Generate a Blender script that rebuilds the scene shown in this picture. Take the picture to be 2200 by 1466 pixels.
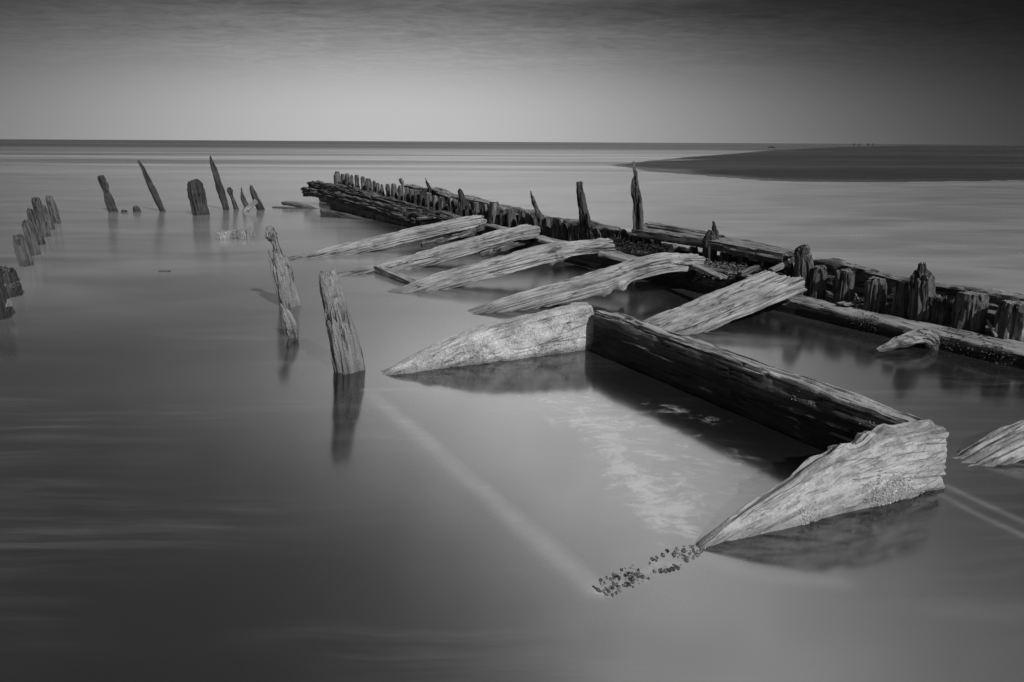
import bpy, bmesh, math, random
import numpy as np
from mathutils import Matrix, Vector

for o in list(bpy.data.objects):
    bpy.data.objects.remove(o)
S = bpy.context.scene
COL = S.collection
rad = math.radians

# ------------------------------------------------------------------ camera
H = 1.6
F = 24 / 36 * 2200
PITCH = math.atan(428 / F)
ROLL = rad(0.31)
cam_d = bpy.data.cameras.new('camera')
cam_d.lens = 24
cam_d.sensor_width = 36
cam_d.clip_start = 0.05
cam_d.clip_end = 30000
cam = bpy.data.objects.new('camera', cam_d)
COL.objects.link(cam)
CM = Matrix.Rotation(math.pi / 2 - PITCH, 3, 'X') @ Matrix.Rotation(ROLL, 3, 'Z')
cam.matrix_world = Matrix.Translation((0, 0, H)) @ CM.to_4x4()
S.camera = cam
RM = np.array(CM)

# ------------------------------------------------------------------ sun, sky, exposure
SUN_AZ = math.atan2(0.53, -0.85)          # to the right of and a little behind the camera
SUN_EL = rad(38)
sun_dir = Vector((math.sin(SUN_AZ) * math.cos(SUN_EL), math.cos(SUN_AZ) * math.cos(SUN_EL), math.sin(SUN_EL)))
sd = bpy.data.lights.new('sun', 'SUN')
sd.energy = 3.5
sd.angle = rad(0.53)
sun = bpy.data.objects.new('sun', sd)
COL.objects.link(sun)
sun.rotation_euler = sun_dir.to_track_quat('Z', 'Y').to_euler()

W = bpy.data.worlds.new('World')
S.world = W
W.use_nodes = True
NT = W.node_tree
NT.nodes.clear()


class G:
    """small node-graph helper"""
    def __init__(s, nt):
        s.nt = nt

    def n(s, typ, **kw):
        nd = s.nt.nodes.new(typ)
        for k, v in kw.items():
            if k == 'inp':
                for a, b in v.items():
                    s.set(nd.inputs[a], b)
            else:
                setattr(nd, k, v)
        return nd

    def set(s, sock, v):
        if isinstance(v, bpy.types.NodeSocket):
            s.nt.links.new(v, sock)
        else:
            sock.default_value = v

    def m(s, op, a, b=0.0, c=0.0, clamp=False):
        nd = s.n('ShaderNodeMath', operation=op, use_clamp=clamp)
        s.set(nd.inputs[0], a)
        s.set(nd.inputs[1], b)
        s.set(nd.inputs[2], c)
        return nd.outputs[0]

    def mr(s, v, a, b, c=0.0, d=1.0, smooth=True):
        nd = s.n('ShaderNodeMapRange')
        nd.interpolation_type = 'SMOOTHSTEP' if smooth else 'LINEAR'
        for i, x in enumerate((v, a, b, c, d)):
            s.set(nd.inputs[i], x)
        return nd.outputs[0]

    def mix(s, f, a, b):           # float mix
        nd = s.n('ShaderNodeMix', data_type='FLOAT')
        s.set(nd.inputs[0], f)
        s.set(nd.inputs[2], a)
        s.set(nd.inputs[3], b)
        return nd.outputs[0]

    def gauss(s, v, mu, sig):
        t = s.m('DIVIDE', s.m('SUBTRACT', v, mu), sig)
        return s.m('EXPONENT', s.m('MULTIPLY', s.m('MULTIPLY', t, t), -1.0))

    def noise(s, vec, scale=1.0, detail=4.0, rough=0.5, dist=0.0, typ='FBM'):
        nd = s.n('ShaderNodeTexNoise')
        nd.noise_type = typ
        s.set(nd.inputs['Vector'], vec)
        for k, v in (('Scale', scale), ('Detail', detail), ('Roughness', rough), ('Distortion', dist)):
            nd.inputs[k].default_value = v
        return nd.outputs[0]

    def mapping(s, vec, scale=(1, 1, 1), loc=(0, 0, 0), rot=(0, 0, 0)):
        nd = s.n('ShaderNodeMapping')
        s.set(nd.inputs['Vector'], vec)
        nd.inputs['Location'].default_value = loc
        nd.inputs['Rotation'].default_value = rot
        nd.inputs['Scale'].default_value = scale
        return nd.outputs[0]


g = G(NT)
tc = g.n('ShaderNodeTexCoord').outputs['Generated']
sep = g.n('ShaderNodeSeparateXYZ', inp={0: tc})
dx, dy, dz = sep.outputs
az = g.m('ARCTAN2', dx, dy)
zz = g.m('MAXIMUM', dz, 0.0)
sky = g.n('ShaderNodeTexSky', sky_type='NISHITA')
sky.sun_disc = False
sky.sun_elevation = SUN_EL
sky.sun_rotation = SUN_AZ
skybw = g.n('ShaderNodeRGBToBW', inp={0: sky.outputs[0]}).outputs[0]
# cloud sheet: coordinates on a flat layer overhead so that streaks run to the horizon
inv = g.m('DIVIDE', 1.0, g.m('ADD', zz, 0.06))
cu = g.m('MULTIPLY', dx, inv)
cv = g.m('MULTIPLY', dy, inv)
cvec = g.n('ShaderNodeCombineXYZ', inp={0: cu, 1: cv, 2: 0.0}).outputs[0]
st1 = g.noise(g.mapping(cvec, (0.7, 1.5, 1), rot=(0, 0, rad(-38))), 1.0, 6, 0.62, 0.6)
st2 = g.noise(g.mapping(cvec, (5.5, 10.0, 1), rot=(0, 0, rad(-42))), 1.0, 6, 0.66, 0.6)
streak = g.m('ADD', g.m('MULTIPLY', g.m('SUBTRACT', st1, 0.5), 0.55), g.m('MULTIPLY', g.m('SUBTRACT', st2, 0.5), 0.7))
# low glow over the sea, thin bright veil higher up
glow = g.m('MULTIPLY', g.gauss(az, -0.16, g.m('MAXIMUM', g.m('SUBTRACT', 0.53, g.m('MULTIPLY', zz, 0.9)), 0.3)), g.mr(zz, 0.03, 0.22, 1.0, 0.0))
glow = g.m('MULTIPLY', glow, 0.475)
low = g.m('MULTIPLY', g.gauss(az, -0.2, 0.36), 0.03)
base = g.m('ADD', g.m('ADD', glow, low), 0.006)
veil = g.mr(zz, 0.165, 0.31)
veilaz = g.m('ADD', 0.12, g.m('MULTIPLY', g.gauss(az, g.m('ADD', 0.05, g.m('MULTIPLY', g.m('MAXIMUM', g.m('SUBTRACT', zz, 0.34), 0.0), 0.9)), 0.33), 1.45))
veil = g.m('MULTIPLY', veil, g.mr(zz, 0.34, 0.72, 1.0, 0.72))
veil = g.m('MULTIPLY', veil, veilaz)
fade = g.mr(zz, 0.05, 0.17)
tex = g.m('ADD', 1.0, g.m('MULTIPLY', streak, g.m('MULTIPLY', fade, 1.5)))
cloud = g.m('MULTIPLY', g.m('ADD', base, g.m('MULTIPLY', veil, 1.0)), g.m('MAXIMUM', tex, 0.25))
SKYS = 0.1
val = g.m('ADD', g.m('MULTIPLY', skybw, 0.004), g.m('MULTIPLY', cloud, 1.0 / SKYS))
bg = g.n('ShaderNodeBackground', inp={0: val, 1: SKYS})
wo = g.n('ShaderNodeOutputWorld')
NT.links.new(bg.outputs[0], wo.inputs[0])

vs = S.view_settings
vs.view_transform = 'Standard'
vs.look = 'None'
vs.exposure = 0.0
vs.gamma = 1.0
vs.use_curve_mapping = False
S.cycles.max_bounces = 6
S.cycles.transparent_max_bounces = 8
S.cycles.use_denoising = True
S.cycles.pixel_filter_width = 1.0

# ------------------------------------------------------------------ helpers
def ray(x, y):
    return RM @ np.array([(x - 1100) / F, -(y - 733) / F, -1.0])


def at(x, y, z=0.0):
    d = ray(x, y)
    t = (z - H) / d[2]
    return np.array([0, 0, H]) + t * d


CAM = np.array([0, 0, H])


def on_plane(x, y, P, nrm):
    """point on the upright plane through P with horizontal normal nrm"""
    d = ray(x, y)
    t = ((P - CAM) @ nrm) / (d @ nrm)
    return CAM + t * d


def facing(P):
    n = np.array([P[0], P[1], 0.0])
    return n / np.linalg.norm(n)


# plan of the hull side at the waterline (inner face), from beside the camera to the bow
HULL = np.array([(5.2, 2.2), (4.5, 3.5), (3.79, 4.79), (3.3, 5.55), (2.78, 6.36), (2.2, 7.25), (1.15, 8.79), (.2, 10.25),
                 (-.75, 11.7), (-2.1, 13.5), (-3.6, 15.6), (-4.57, 17.1), (-5.8, 18.9), (-6.6, 20.0)])


def catmull(P, n):
    P = np.asarray(P, float)
    Q = np.vstack([2 * P[0] - P[1], P, 2 * P[-1] - P[-2]])
    out = []
    seg = len(P) - 1
    for t in np.linspace(0, seg, n):
        i = min(int(t), seg - 1)
        f = t - i
        a, b, c, d = Q[i], Q[i + 1], Q[i + 2], Q[i + 3]
        out.append(0.5 * ((2 * b) + (-a + c) * f + (2 * a - 5 * b + 4 * c - d) * f * f + (-a + 3 * b - 3 * c + d) * f ** 3))
    return np.array(out)


HC = catmull(HULL, 240)
_t = np.gradient(HC, axis=0)
_t /= np.linalg.norm(_t, axis=1)[:, None]
HN = np.stack([_t[:, 1], -_t[:, 0]], 1)          # outward, away from the inside of the wreck


def hull(off):
    return HC + HN * off


def on_curve(off, x, y):
    """point above the hull line moved outward by off, on the sight line of the feature; also hull normal there"""
    C = hull(off)
    d = ray(x, y)
    cr = C[:, 0] * d[1] - C[:, 1] * d[0]
    k = np.where(np.sign(cr[:-1]) != np.sign(cr[1:]))[0]
    i = k[0]
    f = cr[i] / (cr[i] - cr[i + 1])
    q = C[i] * (1 - f) + C[i + 1] * f
    t = (q @ d[:2]) / (d[:2] @ d[:2])
    return np.array([q[0], q[1], H + t * d[2]]), np.array([HN[i][0], HN[i][1], 0.0])


# --- vectorised value noise
def _hash(ix, iy, iz, seed):
    h = (ix * 374761393 + iy * 668265263 + iz * 2147483647 + seed * 974634777) & 0xFFFFFFFF
    h = ((h ^ (h >> 13)) * 1274126177) & 0xFFFFFFFF
    h = ((h ^ (h >> 16)) * 2246822519) & 0xFFFFFFFF
    return ((h ^ (h >> 15)) & 0xFFFFFF) / float(0xFFFFFF) * 2 - 1


def vn(p, seed=0):
    i = np.floor(p).astype(np.int64)
    f = p - i
    u = f * f * f * (f * (f * 6 - 15) + 10)
    r = 0
    for a in (0, 1):
        for b in (0, 1):
            for c in (0, 1):
                w = (u[:, 0] if a else 1 - u[:, 0]) * (u[:, 1] if b else 1 - u[:, 1]) * (u[:, 2] if c else 1 - u[:, 2])
                r = r + w * _hash(i[:, 0] + a, i[:, 1] + b, i[:, 2] + c, seed)
    return r


def fbm(p, seed=0, octv=4, gain=0.5, lac=2.1):
    r = 0
    a = 1.0
    tot = 0
    for o in range(octv):
        r = r + a * vn(p * lac ** o + o * 17.3, seed + o)
        tot += a
        a *= gain
    return r / tot


def smooth01(x):
    x = np.clip(x, 0, 1)
    return x * x * (3 - 2 * x)


def set_props(o, label=None, cat=None, group=None, kind=None):
    if label:
        o['label'] = label
    if cat:
        o['category'] = cat
    if group:
        o['group'] = group
    if kind:
        o['kind'] = kind
    return o


def mesh_obj(name, verts, faces, mat, parent=None, smooth=True):
    me = bpy.data.meshes.new(name)
    verts = np.asarray(verts, np.float32)
    if isinstance(faces, np.ndarray):
        nf, k = faces.shape
        me.vertices.add(len(verts))
        me.vertices.foreach_set('co', verts.ravel())
        me.loops.add(nf * k)
        me.loops.foreach_set('vertex_index', faces.astype(np.int32).ravel())
        me.polygons.add(nf)
        me.polygons.foreach_set('loop_start', np.arange(0, nf * k, k, dtype=np.int32))
        me.update(calc_edges=True)
    else:
        me.from_pydata([tuple(v) for v in verts], [], faces)
    me.polygons.foreach_set('use_smooth', np.full(len(me.polygons), smooth))
    me.materials.append(mat)
    o = bpy.data.objects.new(name, me)
    COL.objects.link(o)
    if parent is not None:
        o.parent = parent
    return o


def thing(name, loc, label, cat, group=None):
    e = bpy.data.objects.new(name, None)
    e.empty_display_size = 0.2
    COL.objects.link(e)
    e.location = loc
    return set_props(e, label, cat, group)


_seed = [11]


def timber(name, pts, w, h, mat, *, up=(0, 0, 1), anchor='center', nx=60, nr=28, sup=5.0, rough=0.012, grain=0.004,
           crack=0.0, jag=(0.0, 0.0), jagk=14.0, lumps=(), bite=0.0, parent=None, ploc=(0, 0, 0), label=None, cat=None,
           group=None, seed=None, cuts=()):
    """one weathered timber: a rounded-square section swept along pts, eroded by noise along its grain"""
    if seed is None:
        _seed[0] += 7
        seed = _seed[0]
    P = np.asarray(pts, float)
    C = catmull(P, max(nx * 2, 40)) if len(P) > 2 else np.linspace(P[0], P[1], max(nx * 2, 40))
    L = np.concatenate([[0], np.cumsum(np.linalg.norm(np.diff(C, axis=0), axis=1))])
    T = L[-1]
    up = np.asarray(up, float)

    def ev(s):
        c = np.stack([np.interp(s, L, C[:, k]) for k in range(3)], 1)
        e = T * 0.02
        t = np.stack([np.interp(np.clip(s + e, 0, T), L, C[:, k]) - np.interp(np.clip(s - e, 0, T), L, C[:, k]) for k in range(3)], 1)
        t /= np.linalg.norm(t, axis=1)[:, None]
        u = up[None] - t * (t @ up)[:, None]
        u /= np.linalg.norm(u, axis=1)[:, None]
        return c, t, u, np.cross(u, t)

    def prof(v, x):
        v = np.asarray(v, float)
        if v.ndim == 0:
            return np.full_like(x, float(v))
        if v.ndim == 1:
            return np.interp(x, np.linspace(0, 1, len(v)), v)
        return np.interp(x, v[:, 0], v[:, 1])

    wm, hm = float(np.max(prof(w, np.linspace(0, 1, 20)))), float(np.max(prof(h, np.linspace(0, 1, 20))))
    a = np.linspace(0, 2 * np.pi, 721)
    sy = np.sign(np.cos(a)) * np.abs(np.cos(a)) ** (2 / sup)
    sz = np.sign(np.sin(a)) * np.abs(np.sin(a)) ** (2 / sup)
    ln = np.concatenate([[0], np.cumsum(np.hypot(np.diff(sy * wm), np.diff(sz * hm)))])
    tt = np.linspace(0, ln[-1], nr + 1)[:-1]
    sy, sz = np.interp(tt, ln, sy), np.interp(tt, ln, sz)
    # rings: straight part plus shrinking cap rings at both ends
    u = np.linspace(0, 1, nx)
    caps = [0.12, 0.4, 0.7, 0.9]
    rs = np.concatenate([np.zeros(len(caps)), u, np.ones(len(caps))])
    rf = np.concatenate([caps, np.ones(nx), caps[::-1]])
    s = np.repeat(rs, nr)
    f = np.repeat(rf, nr)
    Y = np.tile(sy, len(rs)) * prof(w, s) / 2 * f
    Z = np.tile(sz, len(rs)) * prof(h, s) / 2 * f
    ny = np.tile(np.sign(sy) * np.abs(sy) ** (sup - 1), len(rs))
    nz = np.tile(np.sign(sz) * np.abs(sz) ** (sup - 1), len(rs))
    nn = np.hypot(ny, nz) + 1e-9
    ny, nz = ny / nn, nz / nn
    q = np.stack([s * T, Y, Z], 1)
    d = rough * (fbm(q * [2.0, 6, 6] + seed, seed, 4) * 1.6 + 0.8 * fbm(q * [6, 11, 11] - seed, seed + 3, 3))
    gr = 1 - np.abs(fbm(q * [0.5, 28, 28] + seed * 2, seed + 5, 3))
    d -= grain * 3.0 * np.clip(gr - 0.72, 0, 1) / 0.28
    d += grain * fbm(q * [3, 60, 60], seed + 8, 2)
    if crack:
        cr = 1 - np.abs(fbm(q * [0.4, 9, 9] + seed * 3, seed + 9, 3)) * 1.6
        d -= crack * smooth01((cr - 0.88) / 0.07)
    if bite:
        # pieces rotted out of the edges
        b = fbm(q * [3.2, 2.0, 2.0] + seed * 5, seed + 12, 3)
        edge = np.tile(np.abs(sy * sz) ** 1.2, len(rs))
        d -= bite * smooth01((b - 0.05) / 0.4) * edge
    for (lu, ly, lz, r, amp) in lumps:
        dd = np.sqrt(((s - lu) * T) ** 2 + (Y - ly) ** 2 + (Z - lz) ** 2)
        d += amp * np.exp(-(dd / r) ** 2) * (1 + 0.5 * fbm(q * 30, seed + 13, 2))
    capm = np.clip(f, 0, 1) ** 2
    Y2 = Y + ny * d * capm
    Z2 = Z + nz * d * capm
    sm = s * T
    for e, amp in enumerate(jag):
        if amp <= 0:
            continue
        jn = fbm(np.stack([np.full_like(Y, e * 9.1), Y * jagk, Z * jagk], 1) + seed, seed + 21, 3)
        cut = amp * np.clip(0.45 + 0.9 * jn, 0, 1.4)
        zone = min(max(3.5 * amp, 0.02) / T, 0.6)
        ramp = smooth01((s - (1 - zone)) / zone) if e else smooth01((zone - s) / zone)
        sm = sm - cut * ramp if e else sm + cut * ramp
    # slanted end cuts: (end, slope on y, slope on z)
    for (e, ky, kz) in cuts:
        zone = 0.35
        ramp = smooth01((s - (1 - zone)) / zone) if e else smooth01((zone - s) / zone)
        sm = sm + (ky * Y + kz * Z) * ramp
    c, t, uu, side = ev(np.clip(sm, 0, T))
    ex = sm - np.clip(sm, 0, T)
    c = c + t * ex[:, None]
    if anchor == 'top':
        c = c - uu * (prof(h, s) / 2)[:, None]
    V = c + side * Y2[:, None] + uu * Z2[:, None]
    # local frame: X along the timber
    O = C[0]
    X = C[-1] - C[0]
    X /= np.linalg.norm(X)
    Zx = up - X * (up @ X)
    Zx /= np.linalg.norm(Zx)
    Yx = np.cross(Zx, X)
    B = np.stack([X, Yx, Zx], 1)
    V = (V - O) @ B
    nring = len(rs)
    idx = np.arange(nring * nr).reshape(nring, nr)
    A0 = idx[:-1, :]
    B0 = idx[1:, :]
    quads = np.stack([A0, B0, np.roll(B0, -1, 1), np.roll(A0, -1, 1)], -1).reshape(-1, 4)
    quads = quads[:, ::-1]
    o = mesh_obj(name, V, np.ascontiguousarray(quads), mat, parent)
    o.data.set_sharp_from_angle(angle=rad(34))
    M = Matrix(((B[0, 0], B[0, 1], B[0, 2], O[0] - ploc[0]), (B[1, 0], B[1, 1], B[1, 2], O[1] - ploc[1]),
                (B[2, 0], B[2, 1], B[2, 2], O[2] - ploc[2]), (0, 0, 0, 1)))
    o.matrix_basis = M if (parent is None or parent.type == 'EMPTY') else parent.matrix_basis.inverted() @ M
    set_props(o, label, cat, group)
    return o


def post(name, prof_px, mat, base=None, depth=0.75, below=0.45, yaw=0.5, wk=0.86, **kw):
    """upright timber: prof_px = [(x, y, width) ...] from the water up, standing in the plane facing the viewer"""
    x0, y0, _ = prof_px[0]
    B = at(x0, y0, 0.0) if base is None else base
    n = facing(B)
    pts, ws = [], []
    for (x, y, wpx) in prof_px:
        Q = on_plane(x, y, B, n)
        pts.append(Q)
        ws.append(wpx * np.linalg.norm(Q - CAM) / F * wk)
    d0 = pts[0] - pts[1]
    d0 /= np.linalg.norm(d0)
    pts = [pts[0] + d0 * below] + pts
    ws = [ws[0]] + ws
    L = np.concatenate([[0], np.cumsum(np.linalg.norm(np.diff(np.array(pts), axis=0), axis=1))])
    wp = np.stack([L / L[-1], ws], 1)
    hp = wp.copy()
    hp[:, 1] *= depth
    c, s = math.cos(yaw), math.sin(yaw)
    up = np.array([-n[0] * c + n[1] * s, -n[1] * c - n[0] * s, 0.0])
    return timber(name, pts, wp, hp, mat, up=up, **kw)


# ------------------------------------------------------------------ materials (all neutral greys)
def new_mat(name):
    m = bpy.data.materials.new(name)
    m.use_nodes = True
    m.node_tree.nodes.clear()
    gg = G(m.node_tree)
    out = gg.n('ShaderNodeOutputMaterial')
    return m, gg, out


def wood(name, dark, light, tdark=None, tlight=None, wet=0.3, wetz=0.075, scale=1.0, blotch=0.5, bump=0.5, pits=0.0,
         rough=0.85, streak=0.0, slight=0.3, gritty=0.0, gw=1.0, ckw=0.85, tz=(0.45, 0.85), dry=None):
    """weathered timber: grain along object X; bleached upper faces; darker algae band just above the water"""
    m, q, out = new_mat(name)
    tcn = q.n('ShaderNodeTexCoord')
    rnd = q.n('ShaderNodeObjectInfo').outputs['Random']
    off = q.n('ShaderNodeCombineXYZ', inp={0: q.m('MULTIPLY', rnd, 91.0), 1: q.m('MULTIPLY', rnd, 37.0), 2: q.m('MULTIPLY', rnd, 53.0)}).outputs[0]
    v = q.n('ShaderNodeVectorMath', operation='ADD', inp={0: tcn.outputs['Object'], 1: off}).outputs[0]
    # warp so that the grain wanders
    wn = q.n('ShaderNodeTexNoise', inp={'Vector': v, 'Scale': 2.2, 'Detail': 2.0})
    wv = q.n('ShaderNodeVectorMath', operation='MULTIPLY_ADD', inp={0: wn.outputs['Color'], 1: (0.0, 0.045, 0.045), 2: v}).outputs[0]
    g1 = q.noise(q.mapping(wv, (2.2 * scale, 30 * scale, 30 * scale)), 1.0, 6, 0.62)
    g2 = q.noise(q.mapping(wv, (5 * scale, 110 * scale, 110 * scale)), 1.0, 4, 0.6)
    ck = q.noise(q.mapping(wv, (0.8 * scale, 13 * scale, 13 * scale)), 1.0, 3, 0.55, 0.0)
    ridge = q.m('ABSOLUTE', q.m('SUBTRACT', ck, 0.5))
    crackm = q.mr(ridge, 0.0, 0.026, 1.0, 0.0)
    crackm = q.m('MULTIPLY', crackm, q.mr(q.noise(v, 3.5, 2), 0.38, 0.55))
    bl = q.noise(v, 3.2, 6, 0.62)
    fine = q.noise(v, 70.0, 5, 0.68)
    tone = q.m('ADD', q.m('MULTIPLY', q.mr(g1, 0.36, 0.64, smooth=False), 0.55 * gw), q.m('MULTIPLY', q.mr(g2, 0.36, 0.64, smooth=False), 0.25 * gw))
    tone = q.m('ADD', tone, q.m('MULTIPLY', q.mr(fine, 0.3, 0.7, smooth=False), 0.2 + 0.3 * gritty + 0.4 * (1 - gw)))
    tone = q.m('ADD', tone, q.m('MULTIPLY', q.m('SUBTRACT', bl, 0.5), 2.0 * blotch), clamp=True)
    cside = q.mix(tone, dark, light)
    if tlight is None:
        col = cside
    else:
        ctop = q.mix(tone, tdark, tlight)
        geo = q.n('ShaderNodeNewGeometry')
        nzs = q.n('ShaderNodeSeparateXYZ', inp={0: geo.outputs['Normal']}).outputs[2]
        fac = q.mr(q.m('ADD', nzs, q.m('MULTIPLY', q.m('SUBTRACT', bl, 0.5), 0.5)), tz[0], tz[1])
        if dry:  # side grain painted paler towards the top, as if catching grazing light
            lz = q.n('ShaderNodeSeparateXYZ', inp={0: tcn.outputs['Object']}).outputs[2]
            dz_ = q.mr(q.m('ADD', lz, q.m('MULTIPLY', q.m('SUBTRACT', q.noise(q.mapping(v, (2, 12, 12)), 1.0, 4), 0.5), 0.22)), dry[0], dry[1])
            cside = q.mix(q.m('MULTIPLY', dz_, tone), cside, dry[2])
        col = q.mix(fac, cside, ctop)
    if streak:
        sv = q.noise(q.mapping(v, (1.2, 16, 16)), 1.0, 3, 0.5)
        sm_ = q.m('MULTIPLY', q.mr(sv, 0.55, 0.7), q.mr(q.noise(v, 2.6, 2), 0.42, 0.62))
        col = q.mix(q.m('MULTIPLY', sm_, streak), col, slight)
    if pits:
        vo = q.n('ShaderNodeTexVoronoi', inp={'Vector': q.mapping(v, (9, 26, 26)), 'Scale': 1.0})
        pm = q.m('MULTIPLY', q.mr(vo.outputs['Distance'], 0.10, 0.2, 1.0, 0.0), q.mr(q.noise(v, 4.0, 2), 0.5, 0.6))
        col = q.mix(q.m('MULTIPLY', pm, pits), col, dark * 0.25)
    col = q.mix(q.m('MULTIPLY', crackm, ckw), col, min(dark * 0.2, 0.02))
    # tide line
    pos = q.n('ShaderNodeNewGeometry').outputs['Position']
    pz = q.n('ShaderNodeSeparateXYZ', inp={0: pos}).outputs[2]
    tl = q.mr(q.m('ADD', pz, q.m('MULTIPLY', q.m('SUBTRACT', q.noise(pos, 9.0, 3), 0.5), 0.06)), wetz * 0.3, wetz + 0.02, 1.0, 0.0)
    col = q.mix(q.m('MULTIPLY', tl, 1 - wet), col, q.m('MULTIPLY', col, wet))
    hgt = q.m('ADD', q.m('MULTIPLY', g1, 0.6 * gw), q.m('MULTIPLY', g2, 0.25 * gw))
    hgt = q.m('ADD', hgt, q.m('MULTIPLY', fine, 0.3 + gritty))
    hgt = q.m('SUBTRACT', hgt, q.m('MULTIPLY', crackm, 0.9 * ckw))
    bp = q.n('ShaderNodeBump', inp={'Height': hgt, 'Strength': bump, 'Distance': 0.03})
    bs = q.n('ShaderNodeBsdfPrincipled')
    cc = q.n('ShaderNodeCombineColor', inp={0: col, 1: col, 2: col}).outputs[0]
    q.set(bs.inputs['Base Color'], cc)
    q.set(bs.inputs['Normal'], bp.outputs[0])
    bs.inputs['Roughness'].default_value = rough
    bs.inputs['Specular IOR Level'].default_value = 0.25
    m.node_tree.links.new(bs.outputs[0], out.inputs[0])
    return m


def plain(name, c, rough=0.9, nscale=20.0, var=0.4):
    m, q, out = new_mat(name)
    v = q.n('ShaderNodeTexCoord').outputs['Object']
    nz_ = q.noise(v, nscale, 5, 0.6)
    col = q.m('MULTIPLY', c, q.m('ADD', 1 - var, q.m('MULTIPLY', nz_, 2 * var)))
    bs = q.n('ShaderNodeBsdfPrincipled')
    q.set(bs.inputs['Base Color'], q.n('ShaderNodeCombineColor', inp={0: col, 1: col, 2: col}).outputs[0])
    bs.inputs['Roughness'].default_value = rough
    bs.inputs['Specular IOR Level'].default_value = 0.2
    m.node_tree.links.new(bs.outputs[0], out.inputs[0])
    return m


M_RIB = wood('pale_weathered_wood', 0.10, 0.40, 0.14, 0.47, bump=0.7, pits=0.7, wet=0.4, gw=0.8, ckw=0.75, blotch=0.65)
M_SAWN = wood('bleached_sawn_wood', 0.20, 0.56, 0.10, 0.42, bump=0.6, pits=0.3, wet=0.35, wetz=0.04, blotch=0.5, gritty=0.3, gw=0.6, ckw=0.4, scale=1.3)
M_CRUST = wood('crusted_pale_wood', 0.13, 0.68, 0.24, 0.62, bump=0.55, blotch=0.9, wet=0.3, wetz=0.03, gritty=0.8, scale=0.8, gw=0.15, ckw=0.5)
M_BEAM = wood('dark_beam_wood', 0.006, 0.045, 0.16, 0.50, bump=0.9, blotch=0.4, wet=0.5, tz=(0.6, 0.9), dry=(-0.20, -0.02, 0.20))  # upper side grain carries painted grazing light
M_POST = wood('grey_post_wood', 0.03, 0.15, 0.05, 0.20, bump=0.9, blotch=0.6, pits=0.5, wet=0.5)
M_POSTP = wood('pale_post_wood', 0.10, 0.34, 0.12, 0.36, bump=0.9, blotch=0.5, pits=0.6, wet=0.5, gritty=0.5)
M_DARK = wood('black_post_wood', 0.012, 0.06, 0.03, 0.12, bump=1.0, blotch=0.6, wet=0.5)
M_FAR = wood('far_post_wood', 0.012, 0.085, 0.025, 0.13, bump=0.9, blotch=0.7, wet=0.6, gritty=0.3)
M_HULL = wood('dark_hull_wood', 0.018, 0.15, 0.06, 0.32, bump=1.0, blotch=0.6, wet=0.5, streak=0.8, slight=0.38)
M_PLANK = wood('dark_plank_wood', 0.02, 0.22, 0.09, 0.34, bump=1.0, blotch=0.5, wet=0.5, streak=0.4, slight=0.2)
M_CAP = wood('cap_timber_wood', 0.04, 0.12, 0.10, 0.32, bump=0.9, blotch=0.5)
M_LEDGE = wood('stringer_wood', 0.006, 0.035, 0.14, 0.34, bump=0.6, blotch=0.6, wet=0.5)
M_ROT = wood('rotten_foot_wood', 0.03, 0.34, 0.04, 0.40, bump=1.0, blotch=0.8, wet=0.8, gritty=0.9, gw=0.2)
M_SPUR = wood('grey_branch_wood', 0.06, 0.30, 0.10, 0.36, bump=0.9, blotch=0.7, gritty=0.5, pits=0.5)
M_BLOCK = wood('crusted_block', 0.08, 0.6, 0.12, 0.6, bump=1.0, blotch=1.0, wet=0.6, wetz=0.02, gritty=0.9, gw=0.1, ckw=0.6)
M_BARN = plain('barnacle_shell', 0.36, 0.8, 60, 0.5)
M_WEED = plain('seaweed', 0.035, 0.6, 14, 0.7)
M_WEEDP = plain('dry_seaweed', 0.16, 0.8, 14, 0.6)
M_CLOTH = plain('dark_clothing', 0.03, 0.9, 10, 0.3)


# ------------------------------------------------------------------ setting: water, seabed, sandbank
def polar_grid(az0, az1, naz, r0, r1, nr_):
    r = r0 * (r1 / r0) ** np.linspace(0, 1, nr_)
    a = np.linspace(az0, az1, naz)
    RR, AA = np.meshgrid(r, a, indexing='ij')
    idx = np.arange(nr_ * naz).reshape(nr_, naz)
    q = np.stack([idx[:-1, :-1], idx[:-1, 1:], idx[1:, 1:], idx[1:, :-1]], -1).reshape(-1, 4)
    return RR, AA, np.ascontiguousarray(q)


def segdist(X, Y, a, b):
    d = b - a
    t = np.clip(((X - a[0]) * d[0] + (Y - a[1]) * d[1]) / (d @ d), 0, 1)
    return np.hypot(X - a[0] - t * d[0], Y - a[1] - t * d[1]), t


def poly_sd(X, Y, P):
    """signed distance to polygon, positive inside"""
    D = np.full(X.shape, 1e9)
    ins = np.zeros(X.shape, bool)
    n = len(P)
    for i in range(n):
        a, b = P[i], P[(i + 1) % n]
        D = np.minimum(D, segdist(X, Y, a, b)[0])
        c = (a[1] > Y) != (b[1] > Y)
        xi = (b[0] - a[0]) * (Y - a[1]) / (b[1] - a[1] + 1e-12) + a[0]
        ins ^= c & (X < xi)
    return np.where(ins, D, -D)


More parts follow.
